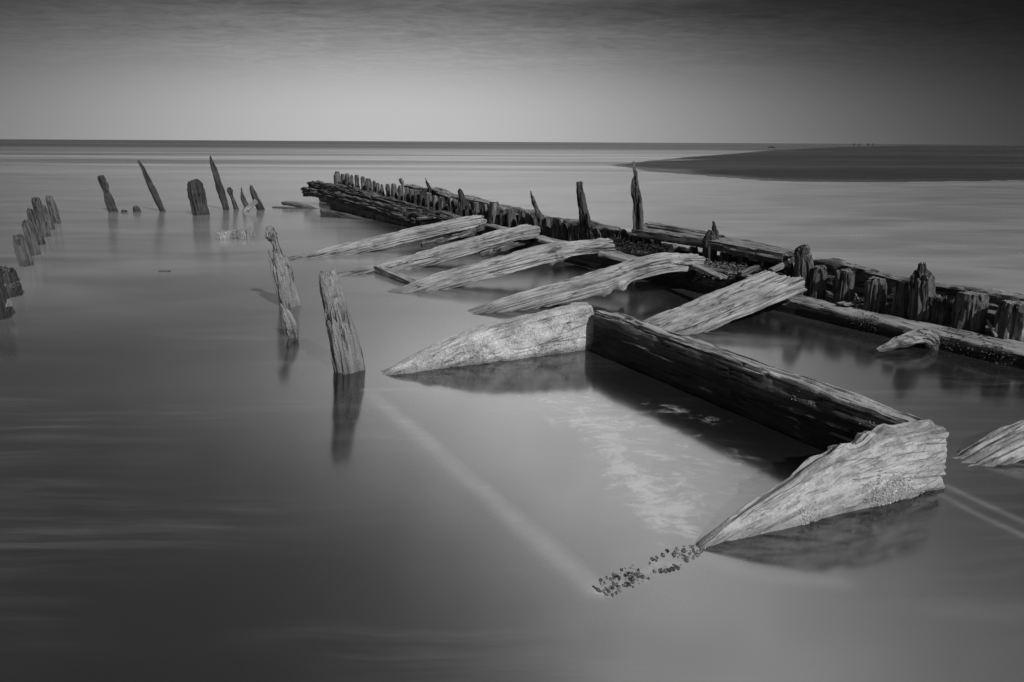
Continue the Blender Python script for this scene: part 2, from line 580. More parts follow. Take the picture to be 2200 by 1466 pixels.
# foam on the water near the frames: soft masks stored on the surface
wr = np.concatenate([np.geomspace(0.05, 1.3, 12), np.linspace(1.35, 6.5, 330), np.geomspace(6.6, 9000, 140)])
wa = np.concatenate([np.linspace(-math.pi, -0.85, 40), np.linspace(-0.83, 0.83, 620), np.linspace(0.85, math.pi, 40)])
RR, AA = np.meshgrid(wr, wa, indexing='ij')
_i = np.arange(RR.size).reshape(RR.shape)
wq = np.ascontiguousarray(np.stack([_i[:-1, :-1], _i[:-1, 1:], _i[1:, 1:], _i[1:, :-1]], -1).reshape(-1, 4))
WX, WY = RR * np.sin(AA), RR * np.cos(AA)
fp = np.array([at(x, y)[:2] for x, y in [(1110, 850), (1270, 835), (1400, 880), (1560, 940), (1700, 1010), (1690, 1045), (1600, 1100), (1500, 1160),
                                          (1430, 1150), (1330, 1090), (1285, 1020), (1240, 940), (1170, 880)]])
edge = catmull(np.array([at(x, y)[:2] for x, y in [(1125, 858), (1190, 885), (1245, 950), (1290, 1030), (1350, 1090), (1480, 1155)]]), 20)
ed = np.full(WX.shape, 1e9)
for a_, b_ in zip(edge[:-1], edge[1:]):
    ed = np.minimum(ed, segdist(WX, WY, a_, b_)[0])
inside = smooth01((poly_sd(WX, WY, fp) + 0.12) / 0.30)
patch = inside * (0.30 + 0.70 * np.exp(-(ed / 0.36) ** 2))
for _a, _b, _w in (((1300, 1275), (1500, 1180), 0.06), ((1420, 1180), (1480, 1150), 0.06), ((1400, 870), (1530, 905), 0.10)):
    patch = np.maximum(patch, 0.42 * np.exp(-(segdist(WX, WY, at(*_a)[:2], at(*_b)[:2])[0] / _w) ** 2))
lines = np.zeros_like(WX)


def foam_line(px, width, amp, soft=1.0):
    global lines
    P = np.array([at(x, y)[:2] for x, y in px])
    P = catmull(P, 30)
    best = np.full(WX.shape, 1e9)
    for a, b in zip(P[:-1], P[1:]):
        best = np.minimum(best, segdist(WX, WY, a, b)[0])
    lines = np.maximum(lines, amp * np.exp(-(best / width) ** (2 * soft)))


foam_line([(800, 850), (930, 960), (1090, 1100), (1280, 1265)], 0.062, 0.42, 1.4)
foam_line([(785, 838), (900, 838), (1040, 850), (1150, 880), (1200, 920)], 0.035, 0.36)

foam_line([(2035, 1045), (2110, 1080), (2230, 1135)], 0.026, 0.32)
foam_line([(2025, 1065), (2100, 1105), (2230, 1165)], 0.024, 0.26)
foam_line([(1500, 1190), (1640, 1235), (1800, 1250)], 0.06, 0.22)
milk_light = smooth01((RR - 4.0) / 6.0)
front_sheen = np.exp(-((WX - 1.7) / 1.2) ** 2 - ((WY - 1.8) / 0.75) ** 2)  # painted brightness on the front-right water, in place of reflected sky
hull_shade = poly_sd(WX, WY, np.vstack([hull(0.3)[10:200], [(-2.5, 12), (-1.2, 8.6), (0.2, 6.6), (0.6, 5.3), (1.7, 3.4), (3, 2.5)]]))
hull_shade = smooth01((hull_shade + 0.2) / 0.8)  # darkens the water colour where the hull's shade and reflection fall
outer = poly_sd(WX, WY, np.vstack([hull(0.7), [(40, 60), (60, 20), (20, -2)]]))
milk_light = milk_light + 0.6 * smooth01(outer / 1.5) * smooth01((60 - RR) / 30)  # paler colour painted outside the hull, lifting water that mirrors dark sky
milk_light = np.maximum(milk_light * (1 - 0.9 * hull_shade), 0.5 * front_sheen)
wat_m, q, out = new_mat('sea_water')
geo = q.n('ShaderNodeNewGeometry')
pos = geo.outputs['Position']
att = q.n('ShaderNodeAttribute', attribute_name='foam')
ar = q.n('ShaderNodeSeparateColor', inp={0: att.outputs['Color']})
a_patch, a_line, a_milk_light = ar.outputs
# drawn-out patches of foam, turning with the eddy
wn = q.n('ShaderNodeTexNoise', inp={'Vector': pos, 'Scale': 1.6, 'Detail': 3.0})
pw = q.n('ShaderNodeVectorMath', operation='MULTIPLY_ADD', inp={0: wn.outputs['Color'], 1: (0.35, 0.35, 0), 2: pos}).outputs[0]
fo = q.noise(q.mapping(pw, (8, 13, 1), rot=(0, 0, rad(-20))), 1.0, 9, 0.72, 0.35)
fo2 = q.noise(q.mapping(pw, (3, 5, 1)), 1.0, 2, 0.5)
fsum = q.m('ADD', q.m('ADD', q.m('MULTIPLY', fo, 0.75), q.m('MULTIPLY', fo2, 0.25)), q.m('MULTIPLY', a_patch, 0.20))
fpatch = q.m('MULTIPLY', q.mr(fsum, 0.53, 0.75), q.mr(a_patch, 0.0, 0.40))
pw2 = q.n('ShaderNodeVectorMath', operation='MULTIPLY_ADD', inp={0: wn.outputs['Color'], 1: (0.12, 0.12, 0), 2: pos}).outputs[0]
sk = q.noise(q.mapping(pw2, (0.7, 9, 1), rot=(0, 0, rad(-14))), 1.0, 5, 0.65)
sk2 = q.noise(q.mapping(pos, (0.5, 1.0, 1)), 1.0, 2, 0.5)
near = q.mr(q.n('ShaderNodeVectorMath', operation='LENGTH', inp={0: pos}).outputs[1], 4.0, 9.0, 1.0, 0.0)
fst = q.m('MULTIPLY', q.m('MULTIPLY', q.mr(sk, 0.38, 0.85), q.mr(sk2, 0.42, 0.62)), q.m('MULTIPLY', near, 0.27))
lnoise = q.mr(q.noise(q.mapping(pw, (5, 5, 1)), 1.0, 5, 0.6), 0.25, 0.75, 0.62, 1.0)
foam = q.m('ADD', q.m('MULTIPLY', fpatch, 0.66), q.m('ADD', q.m('MULTIPLY', a_line, lnoise), fst), clamp=True)
# long swell bands far out
b1 = q.noise(q.mapping(pos, (0.012, 0.10, 1)), 1.0, 6, 0.62, 0.2)
b2 = q.noise(q.mapping(pos, (0.0015, 0.012, 1)), 1.0, 6, 0.65, 0.2)
dist = q.n('ShaderNodeVectorMath', operation='LENGTH', inp={0: pos}).outputs[1]
far1 = q.mr(dist, 14.0, 60.0)
far2 = q.mr(dist, 35.0, 220.0)
bands = q.mix(far2, b1, b2)
bandm = q.m('MULTIPLY', q.mr(bands, 0.35, 0.66, -1.0, 1.0), far1)
sed_light = q.m('ADD', 0.018, q.m('MULTIPLY', a_milk_light, 0.20))  # diffuse tone: sediment plus the light and shade painted into the mask
sed_light = q.m('MULTIPLY', sed_light, q.m('ADD', 1.0, q.m('MULTIPLY', bandm, 0.8)))
sed_light = q.m('MULTIPLY', sed_light, q.mix(far2, 1.0, 0.28))
big = q.noise(q.mapping(pos, (0.35, 0.9, 1)), 1.0, 4, 0.55, 0.4)
sed_light = q.m('MULTIPLY', sed_light, q.mr(big, 0.25, 0.75, 0.72, 1.28))
dcol = q.mix(foam, sed_light, 0.55)
dif = q.n('ShaderNodeBsdfDiffuse', inp={0: q.n('ShaderNodeCombineColor', inp={0: dcol, 1: dcol, 2: dcol}).outputs[0]})
tra = q.n('ShaderNodeBsdfTransparent')
clear = q.m('MULTIPLY', q.m('SUBTRACT', 1.0, a_milk_light), q.m('MULTIPLY', q.m('SUBTRACT', 1.0, foam), 0.5))
body = q.n('ShaderNodeMixShader', inp={0: clear, 1: dif.outputs[0], 2: tra.outputs[0]})
fr = q.n('ShaderNodeFresnel', inp={'IOR': 2.35})
gl = q.n('ShaderNodeBsdfGlossy', inp={'Color': (1, 1, 1, 1), 'Roughness': q.mr(dist, 3.5, 8.0, 0.12, 0.165)})
ffac = q.m('MULTIPLY', fr.outputs[0], q.m('SUBTRACT', 1.0, q.m('MULTIPLY', foam, 0.6)))
ffac = q.m('MULTIPLY', ffac, q.m('MULTIPLY', q.mix(far1, 1.0, 0.72), q.mix(far2, 1.0, 0.3)))
ffac = q.m('MULTIPLY', ffac, q.m('ADD', 1.0, q.m('MULTIPLY', bandm, 0.22)))
ms = q.n('ShaderNodeMixShader', inp={0: ffac, 1: body.outputs[0], 2: gl.outputs[0]})
wat_m.node_tree.links.new(ms.outputs[0], out.inputs[0])
water = mesh_obj('sea_water', np.stack([WX, WY, np.zeros_like(WX)], -1).reshape(-1, 3), wq, wat_m)
ca = water.data.color_attributes.new('foam', 'FLOAT_COLOR', 'POINT')
cols = np.stack([patch, lines, milk_light, np.ones_like(patch)], -1).astype(np.float32)
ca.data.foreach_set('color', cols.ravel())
set_props(water, kind='structure')

M_BED = plain('seabed_sand', 0.05, 0.9, 3.0, 0.4)
RB, AB, bq = polar_grid(-math.pi, math.pi, 120, 0.3, 9500.0, 60)
bx, by = RB * np.sin(AB), RB * np.cos(AB)
bz = -0.75 + 0.08 * fbm(np.stack([bx.ravel() * 0.4, by.ravel() * 0.4, bx.ravel() * 0], 1), 3).reshape(bx.shape)
set_props(mesh_obj('seabed', np.stack([bx, by, bz], -1).reshape(-1, 3), bq, M_BED), kind='structure')

# sandbank: low bank whose rippled edge rises out of the water
sp = [(1318, 355), (1345, 359), (1400, 368), (1500, 376), (1580, 382), (1650, 388), (1760, 390.5), (1900, 391), (2200, 388), (2600, 384),
      (3000, 380), (3000, 321), (2200, 312.5), (2000, 313.2), (1900, 314.2), (1800, 317), (1700, 321), (1640, 325), (1560, 332), (1480, 338), (1390, 347)]
SP = np.array([at(x, y)[:2] for x, y in sp])
RS, AS, sq = polar_grid(0.02, 1.2, 620, 26.0, 900.0, 330)
sx, sy_ = RS * np.sin(AS), RS * np.cos(AS)
sdv = poly_sd(sx, sy_, SP)
p3 = np.stack([sx.ravel(), sy_.ravel(), np.zeros(sx.size)], 1)
hz = np.clip(sdv, -3, 30)
ripple = (1 - np.abs(fbm(p3 * [0.55, 1.5, 1], 5, 3))).reshape(sx.shape) - 0.75
wob = fbm(p3 * [0.05, 0.22, 1], 9, 4).reshape(sx.shape)
sz_ = 0.22 * (1 - np.exp(-np.maximum(hz, 0) / 4.0)) + np.minimum(hz, 0) * 0.05 + 0.075 * ripple * np.exp(-np.maximum(hz, 0) / 6.0) + 0.15 * wob * smooth01(hz / 2)
sz_ += 0.01
msd, q, out = new_mat('wet_sand')
pos = q.n('ShaderNodeNewGeometry').outputs['Position']
n1 = q.noise(q.mapping(pos, (0.05, 0.3, 1)), 1.0, 6, 0.65)
n2 = q.noise(q.mapping(pos, (1.5, 4, 1)), 1.0, 4, 0.6)
n3 = q.noise(q.mapping(pos, (0.012, 0.06, 1)), 1.0, 5, 0.6)
pz = q.n('ShaderNodeSeparateXYZ', inp={0: pos}).outputs[2]
wetm = q.mr(pz, 0.015, 0.09, 1.0, 0.0)
tone = q.m('ADD', q.m('MULTIPLY', q.mr(n1, 0.35, 0.65), 0.6), q.m('ADD', q.m('MULTIPLY', n2, 0.5), q.m('MULTIPLY', q.mr(n3, 0.35, 0.65), 0.5)))
c_ = q.m('MULTIPLY', 0.016, q.m('ADD', 0.25, q.m('MULTIPLY', q.m('MULTIPLY', tone, tone), 1.5)))
c_ = q.m('MULTIPLY', c_, q.mix(wetm, 1.0, 0.7))
bmp = q.n('ShaderNodeBump', inp={'Height': n2, 'Strength': 0.6, 'Distance': 0.15})
bs = q.n('ShaderNodeBsdfPrincipled')
q.set(bs.inputs['Base Color'], q.n('ShaderNodeCombineColor', inp={0: c_, 1: c_, 2: c_}).outputs[0])
q.set(bs.inputs['Normal'], bmp.outputs[0])
q.set(bs.inputs['Roughness'], q.mix(wetm, 0.8, 0.5))
bs.inputs['Specular IOR Level'].default_value = 0.2
msd.node_tree.links.new(bs.outputs[0], out.inputs[0])
set_props(mesh_obj('sandbank', np.stack([sx, sy_, sz_], -1).reshape(-1, 3), sq, msd), kind='structure')


# ------------------------------------------------------------------ barnacles and weed (on the timbers they grow on)
def barnacles(parent, wpts, size, mat=M_BARN, name='barnacles', seed=1):
    """many small shells at world points with normals, joined: [(p, n), ...]"""
    rng = np.random.default_rng(seed)
    Vs, Fs = [], []
    inv = parent.matrix_basis.inverted() if parent.parent is None else (parent.parent.matrix_basis @ parent.matrix_basis).inverted()
    inv = np.array(inv)
    for p, n in wpts:
        n = n / (np.linalg.norm(n) + 1e-9)
        t = np.cross(n, [0.3, 0.5, 0.8])
        t /= np.linalg.norm(t)
        b = np.cross(n, t)
        r = size * rng.uniform(0.5, 1.3)
        hh = r * rng.uniform(0.5, 1.1)
        k0 = len(Vs)
        a0 = rng.uniform(0, 6.28)
        for rr_, zz_ in ((1.0, -0.3), (0.45, 1.0)):
            for k in range(5):
                a = a0 + k * 2 * math.pi / 5
                Vs.append(p + (t * math.cos(a) + b * math.sin(a)) * r * rr_ * rng.uniform(0.8, 1.2) + n * hh * zz_)
        Vs.append(p + n * hh * 0.5)
        for k in range(5):
            k2 = (k + 1) % 5
            Fs.append((k0 + k, k0 + k2, k0 + 5 + k2, k0 + 5 + k))
            Fs.append((k0 + 5 + k, k0 + 5 + k2, k0 + 10))
    V = np.array(Vs)
    V = V @ inv[:3, :3].T + inv[:3, 3]
    o = mesh_obj(name, V, Fs, mat, parent, smooth=False)
    o['kind'] = 'stuff'
    return o


def surface_points(o, ploc, n, test, seed=0):
    """random points on a timber's faces in world space that pass test(p, n)"""
    rng = np.random.default_rng(seed)
    me = o.data
    M = np.array(o.matrix_basis)
    nf = len(me.polygons)
    c = np.zeros(nf * 3, np.float32)
    nn = np.zeros(nf * 3, np.float32)
    ar_ = np.zeros(nf, np.float32)
    me.polygons.foreach_get('center', c)
    me.polygons.foreach_get('normal', nn)
    me.polygons.foreach_get('area', ar_)
    c = c.reshape(-1, 3) @ M[:3, :3].T + M[:3, 3] + np.array(ploc)
    nn = nn.reshape(-1, 3) @ M[:3, :3].T
    ok = test(c, nn)
    pr_ = ar_ * ok
    if pr_.sum() <= 0:
        return []
    ids = rng.choice(nf, n, p=pr_ / pr_.sum())
    sz = np.sqrt(ar_[ids])[:, None]
    return [(p + j, m_) for p, m_, j in zip(c[ids], nn[ids], rng.uniform(-.5, .5, (n, 3)) * sz)]


def proj(P):
    d = (P - CAM) @ RM
    return 1100 + F * d[:, 0] / -d[:, 2], 733 - F * d[:, 1] / -d[:, 2]


def blob_test(cx, cy, r, nk=None):
    """patch of growth round the spot where the sight line of the photo meets the timber"""
    d = ray(cx, cy)
    d = d / np.linalg.norm(d)

    def f(c, n):
        v = c - CAM
        t = v @ d
        dist_ = np.linalg.norm(v - t[:, None] * d, axis=1)
        okn = (n * (CAM - c)).sum(1) > 0
        return okn * np.exp(-(dist_ / r) ** 2) * (dist_ < 2 * r)
    return f


# ------------------------------------------------------------------ hull side: one thing, its timbers are parts
hroot_loc = np.array([2.0, 7.6, 0.0])
HULLT = thing('wrecked_hull_side', hroot_loc, 'long dark eroded hull side of the shipwreck with its row of broken stumps', 'shipwreck')
HK = dict(parent=HULLT, ploc=hroot_loc)


def hull_run(off, x0, y0, x1, y1, z=None, n=9, mids=()):
    """points along the hull line between two sight lines (height from the photo, or fixed z)"""
    pts = []
    keys = [(x0, y0)] + list(mids) + [(x1, y1)]
    xs = [k[0] for k in keys]
    for x in np.linspace(x0, x1, n):
        if xs[0] < xs[-1]:
            y = np.interp(x, xs, [k[1] for k in keys])
        else:
            y = np.interp(x, xs[::-1], [k[1] for k in keys][::-1])
        P, _ = on_curve(off, x, y)
        if z is not None:
            P[2] = z
        pts.append(P)
    return pts


STUB = 0.36
PLK = 0.62
# inner stringer (the ledge): near length, middle length, far length
def ledge_run(x0, y0, x1, y1, z, off=0.17, n=8, ext=None):
    return hull_run(off, x0, y0, x1, y1, z, n)


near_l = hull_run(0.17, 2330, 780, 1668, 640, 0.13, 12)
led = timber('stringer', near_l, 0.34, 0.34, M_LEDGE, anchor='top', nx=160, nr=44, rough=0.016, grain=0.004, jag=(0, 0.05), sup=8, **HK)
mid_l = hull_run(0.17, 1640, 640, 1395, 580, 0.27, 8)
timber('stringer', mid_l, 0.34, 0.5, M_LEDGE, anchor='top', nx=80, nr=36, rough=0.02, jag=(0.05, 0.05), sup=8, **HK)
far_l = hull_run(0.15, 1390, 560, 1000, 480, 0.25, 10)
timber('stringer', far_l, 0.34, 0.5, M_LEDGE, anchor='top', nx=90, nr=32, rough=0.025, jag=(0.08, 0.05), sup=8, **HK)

# outer planking behind the stumps
pl_near = hull_run(PLK, 2330, 656, 1740, 551, None, 9, mids=[(2200, 629), (1955, 593), (1828, 566)])
timber('outer_plank', pl_near, 0.15, 0.52, M_PLANK, anchor='top', nx=150, nr=40, rough=0.03, grain=0.01, crack=0.02, jag=(0, 0.2), bite=0.03, **HK)
pl_mid = hull_run(PLK, 1372, 500, 1060, 436, None, 8, mids=[(1245, 474), (1175, 461)])
timber('outer_plank', pl_mid, 0.16, 0.62, M_PLANK, anchor='top', nx=110, nr=34, rough=0.035, grain=0.01, crack=0.02, bite=0.03, **HK)
pl_far = hull_run(PLK, 1075, 440, 868, 392, None, 8, mids=[(1020, 427), (980, 417), (915, 398)])
timber('outer_plank', pl_far, 0.2, 0.7, M_PLANK, anchor='top', nx=90, nr=30, rough=0.035, grain=0.01, bite=0.03, **HK)
pl_bow = hull_run(PLK, 865, 420, 690, 408, None, 6)
timber('outer_plank', pl_bow, 0.2, 0.7, M_PLANK, anchor='top', nx=60, nr=26, rough=0.03, grain=0.01, **HK)
pl_low = hull_run(PLK + 0.02, 1745, 565, 1360, 510, 0.36, 6)
timber('outer_plank', pl_low, 0.14, 0.5, M_PLANK, anchor='top', nx=60, nr=26, rough=0.03, grain=0.01, **HK)
# thick cap timber on top of the stumps, and its broken upper layer
cap = hull_run(0.46, 1374, 487, 1708, 541, None, 7, mids=[(1537, 511)])
capo = timber('cap_timber', cap, 0.40, 0.13, M_CAP, anchor='top', nx=150, nr=44, rough=0.010, grain=0.006, crack=0.012, jag=(0.05, 0.06), sup=9, bite=0.02, **HK)
cap2 = hull_run(0.60, 1392, 478, 1570, 508, None, 5)
timber('cap_timber', cap2, 0.2, 0.06, M_CAP, anchor='top', nx=100, nr=28, rough=0.012, grain=0.008, crack=0.01, jag=(0.06, 0.2), bite=0.02, **HK)
cap3 = hull_run(0.60, 1580, 515, 1650, 526, None, 4)
timber('cap_timber', cap3, 0.18, 0.05, M_CAP, anchor='top', nx=60, nr=24, rough=0.012, grain=0.008, jag=(0.06, 0.1), bite=0.02, **HK)


def stub(x, ytop, wpx, off=STUB, mat=M_HULL, lean=0, jag=0.04, name='frame_stump', label=None, prof=None, z0=-0.05, depth=0.85, nx=40, nr=26, top=None, **kw):
    P, n = on_curve(off, x + lean * 0.5, ytop + 20)
    base = P.copy()
    base[2] = z0
    fn = facing(base)
    T0 = on_plane(x, ytop, base, fn)
    D = np.linalg.norm(T0 - CAM)
    w = wpx * D / F * 0.86
    d = np.array([T0[0] - base[0], T0[1] - base[1], 0])
    pts = [base, base + (T0 - base) * 0.5 + np.array([0.01, 0, 0]), T0]
    wp = prof if prof is not None else [(0, 1.05), (0.5, 1.0), (0.85, 0.92), (1, 0.78)]
    wpv = [(a, b * w) for a, b in wp]
    hpv = [(a, b * w * depth) for a, b in wp]
    kk = dict(nx=nx, nr=nr, rough=0.016, grain=0.007, crack=0.012, jag=(0, jag), sup=3.6, bite=0.025, jagk=18.0)
    kk.update(kw)
    o = timber(name, pts, wpv, hpv, mat, up=-n, **HK, **kk)
    if label:
        o['label'] = label
    return o


def tall(prof_px, off, mat, label, depth=0.8, z0=0.0, **kw):
    """a frame that still stands above the row"""
    x0, y0, w0 = prof_px[0]
    P, n = on_curve(off, x0, y0)
    fn = facing(P)
    pts, ws = [], []
    for (x, y, wpx) in prof_px:
        Q = on_plane(x, y, P, fn)
        pts.append(Q)
        ws.append(wpx * np.linalg.norm(Q - CAM) / F * 0.9)
    low = pts[0].copy()
    low[2] = z0
    pts = [low] + pts
    ws = [ws[0]] + ws
    L = np.concatenate([[0], np.cumsum(np.linalg.norm(np.diff(np.array(pts), axis=0), axis=1))])
    wp = np.stack([L / L[-1], ws], 1)
    hp = wp.copy()
    hp[:, 1] *= depth
    kk = dict(nx=90, nr=30, rough=0.014, grain=0.006, crack=0.01, jag=(0, 0.05), sup=3.2, bite=0.015)
    kk.update(kw)
    o = timber('frame_stump', pts, wp, hp, mat, up=-n, **HK, **kk)
    o['label'] = label
    return o


# near stumps, right to left
R_ = random.Random(4)
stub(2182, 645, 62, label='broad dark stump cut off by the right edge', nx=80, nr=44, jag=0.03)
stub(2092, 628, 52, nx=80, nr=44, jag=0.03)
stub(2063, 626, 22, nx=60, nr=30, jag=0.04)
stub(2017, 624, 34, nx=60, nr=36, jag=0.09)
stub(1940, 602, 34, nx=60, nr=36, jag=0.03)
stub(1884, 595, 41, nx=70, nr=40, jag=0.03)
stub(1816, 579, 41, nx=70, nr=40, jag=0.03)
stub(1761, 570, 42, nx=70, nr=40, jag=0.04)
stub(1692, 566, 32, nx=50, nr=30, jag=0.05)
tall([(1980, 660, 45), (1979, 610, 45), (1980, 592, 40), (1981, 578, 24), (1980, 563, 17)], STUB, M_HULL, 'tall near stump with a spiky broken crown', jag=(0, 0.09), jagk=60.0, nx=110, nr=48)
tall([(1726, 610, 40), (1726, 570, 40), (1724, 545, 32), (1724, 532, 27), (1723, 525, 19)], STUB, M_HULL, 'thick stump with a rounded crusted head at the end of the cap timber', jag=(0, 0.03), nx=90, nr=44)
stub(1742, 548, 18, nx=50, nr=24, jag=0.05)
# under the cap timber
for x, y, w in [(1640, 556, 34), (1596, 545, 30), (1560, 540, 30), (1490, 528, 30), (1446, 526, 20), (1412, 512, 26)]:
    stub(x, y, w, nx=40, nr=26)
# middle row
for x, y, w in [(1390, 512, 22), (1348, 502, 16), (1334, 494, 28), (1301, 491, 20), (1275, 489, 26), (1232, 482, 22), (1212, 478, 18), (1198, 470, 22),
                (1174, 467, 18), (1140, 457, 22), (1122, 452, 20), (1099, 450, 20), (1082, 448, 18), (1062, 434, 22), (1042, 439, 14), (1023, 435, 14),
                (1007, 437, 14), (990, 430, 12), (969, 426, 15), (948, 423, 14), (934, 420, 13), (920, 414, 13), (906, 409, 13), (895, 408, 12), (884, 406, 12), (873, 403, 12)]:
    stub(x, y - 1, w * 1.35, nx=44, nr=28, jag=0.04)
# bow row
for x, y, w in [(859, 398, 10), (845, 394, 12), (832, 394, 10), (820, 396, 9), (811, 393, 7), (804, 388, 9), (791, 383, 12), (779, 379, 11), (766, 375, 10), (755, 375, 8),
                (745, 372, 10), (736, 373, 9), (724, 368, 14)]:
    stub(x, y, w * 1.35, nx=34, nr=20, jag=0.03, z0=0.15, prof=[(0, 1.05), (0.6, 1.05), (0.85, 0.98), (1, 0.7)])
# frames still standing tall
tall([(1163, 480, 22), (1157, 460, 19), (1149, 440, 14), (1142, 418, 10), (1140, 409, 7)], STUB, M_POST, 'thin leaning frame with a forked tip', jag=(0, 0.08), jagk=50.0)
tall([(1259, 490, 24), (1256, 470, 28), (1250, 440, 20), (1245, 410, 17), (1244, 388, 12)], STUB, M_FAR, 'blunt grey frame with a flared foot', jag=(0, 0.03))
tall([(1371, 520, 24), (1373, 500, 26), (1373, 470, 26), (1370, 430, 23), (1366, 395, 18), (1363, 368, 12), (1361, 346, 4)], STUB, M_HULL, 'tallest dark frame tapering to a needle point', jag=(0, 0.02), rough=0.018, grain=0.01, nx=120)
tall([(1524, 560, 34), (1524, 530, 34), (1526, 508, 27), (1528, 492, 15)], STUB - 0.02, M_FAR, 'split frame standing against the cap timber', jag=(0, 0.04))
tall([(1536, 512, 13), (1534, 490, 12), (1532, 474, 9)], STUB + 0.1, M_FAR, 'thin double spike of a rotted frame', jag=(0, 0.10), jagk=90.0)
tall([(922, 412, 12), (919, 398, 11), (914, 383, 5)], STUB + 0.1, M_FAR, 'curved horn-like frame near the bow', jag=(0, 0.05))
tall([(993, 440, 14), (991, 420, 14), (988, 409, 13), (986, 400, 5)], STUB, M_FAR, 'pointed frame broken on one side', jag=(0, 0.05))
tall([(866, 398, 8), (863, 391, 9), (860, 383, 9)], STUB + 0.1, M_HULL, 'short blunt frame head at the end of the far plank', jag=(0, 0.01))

# bow wall below the logs: planks, with barnacles along the water
w1 = hull_run(0.10, 905, 470, 712, 425, 0.36, 7)
bw = timber('outer_plank', w1, 0.10, 0.62, M_PLANK, anchor='top', nx=90, nr=40, rough=0.014, grain=0.006, jag=(0, 0.08), sup=10, **HK)
w1b = hull_run(0.04, 1050, 500, 770, 450, 0.16, 7)
bw2 = timber('outer_plank', w1b, 0.08, 0.40, M_PLANK, anchor='top', nx=90, nr=36, rough=0.012, grain=0.006, jag=(0, 0.2), sup=10, **HK)
for x in (803, 868):
    P, n = on_curve(0.0, x, 460)
    a = P.copy(); a[2] = -0.1
    b = P.copy(); b[2] = 0.36
    timber('bracket', [a, b], 0.09, 0.08, M_HULL, up=-n, nx=24, nr=20, rough=0.01, jag=(0, 0.02), **HK)
pts = surface_points(bw, hroot_loc, 900, lambda c, n: ((n * (CAM - c)).sum(1) > 0) * np.exp(-((c[:, 2] - 0.02) / 0.10) ** 2) * (c[:, 2] > 0), 3)
pts += surface_points(bw2, hroot_loc, 900, lambda c, n: ((n * (CAM - c)).sum(1) > 0) * np.exp(-((c[:, 2] - 0.02) / 0.09) ** 2) * (c[:, 2] > 0), 4)
M_BARNG = plain('grey_barnacle_shell', 0.2, 0.8, 60, 0.6)
M_BARND = plain('dark_mussel_shell', 0.07, 0.5, 60, 0.8)
barnacles(bw, pts, 0.012, M_BARNG, seed=5)
pts = surface_points(led, hroot_loc, 420, blob_test(1850, 705, 0.11), 6)
pts += surface_points(led, hroot_loc, 130, blob_test(2040, 735, 0.10), 7)
pts += surface_points(led, hroot_loc, 200, blob_test(2130, 770, 0.10), 8)
barnacles(led, pts, 0.006, M_BARND, seed=9)

# ------------------------------------------------------------------ bow logs lying on the wall
def bowlog(x0, y0, x1, y1, off, w, h, label, mids=(), **kw):
    pts = hull_run(off, x0, y0, x1, y1, None, 7, mids)
    kk = dict(nx=140, nr=40, rough=0.03, grain=0.012, crack=0.02, jag=(0.15, 0.12), bite=0.03, sup=3.5)
    kk.update(kw)
    return timber('ship_timber', pts, w, h, M_PLANKT, anchor='top', label=label, cat='timber', group='timbers stacked at the bow', **kk)


M_PLANKT = wood('bow_timber_wood', 0.018, 0.07, 0.045, 0.20, bump=1.0, blotch=0.6, streak=0.4, slight=0.25)
bowlog(676, 388, 1000, 467, 0.20, 0.24, 0.22, 'long topmost dark timber of the bow stack, its left end split', mids=[(760, 403), (850, 427), (930, 449)])
bowlog(652, 401, 905, 462, 0.02, 0.20, 0.24, 'lower dark bow timber with a rounded end overhanging the water at far left', mids=[(720, 411), (800, 432)])
bowlog(664, 391, 800, 421, 0.10, 0.16, 0.18, 'short dark bow timber wedged between the two long ones', mids=[(730, 403)], jag=(0.2, 0.1))
bowlog(890, 452, 1070, 487, 0.06, 0.22, 0.16, 'dark timber end of the bow stack touching the farthest sloping beam', mids=[(980, 470)])
P0 = on_curve(-0.05, 935, 468)[0]
P1 = on_curve(-0.10, 897, 470)[0]
timber('wood_fragment', [P0, P1], [0.10, 0.05], 0.05, M_RIB, nx=40, nr=20, rough=0.015, jag=(0.03, 0.03), label='small pale splinter of wood sticking out beside the farthest sloping beam', cat='wood')

# ------------------------------------------------------------------ sloping deck beams (ribs) from the hull down into the water
def rib(px, H_end, w, h, label, mat=M_RIB, below=0.5, zt=0.022, **kw):
    """px: upper edge from the water up to the hull end; the plan is a straight line between both ends"""
    A = at(px[0][0], px[0][1], zt)
    B = at(px[-1][0], px[-1][1], H_end)
    d = B - A
    nrm = np.array([d[1], -d[0], 0])
    nrm /= np.linalg.norm(nrm)
    pts = [A]
    for x, y in px[1:-1]:
        pts.append(on_plane(x, y, A, nrm))
    pts.append(B)
    t0 = pts[0] - pts[1]
    t0 /= np.linalg.norm(t0)
    pts = [pts[0] + t0 * below] + pts
    kk = dict(nx=230, nr=84, rough=0.007, grain=0.006, crack=0.020, jag=(0, 0.05), sup=12.0, bite=0.022)
    kk.update(kw)
    return timber('deck_beam', pts, w, h, mat, anchor='top', label=label, cat='beam', group='sloping beams leaning from the hull into the water', **kk)


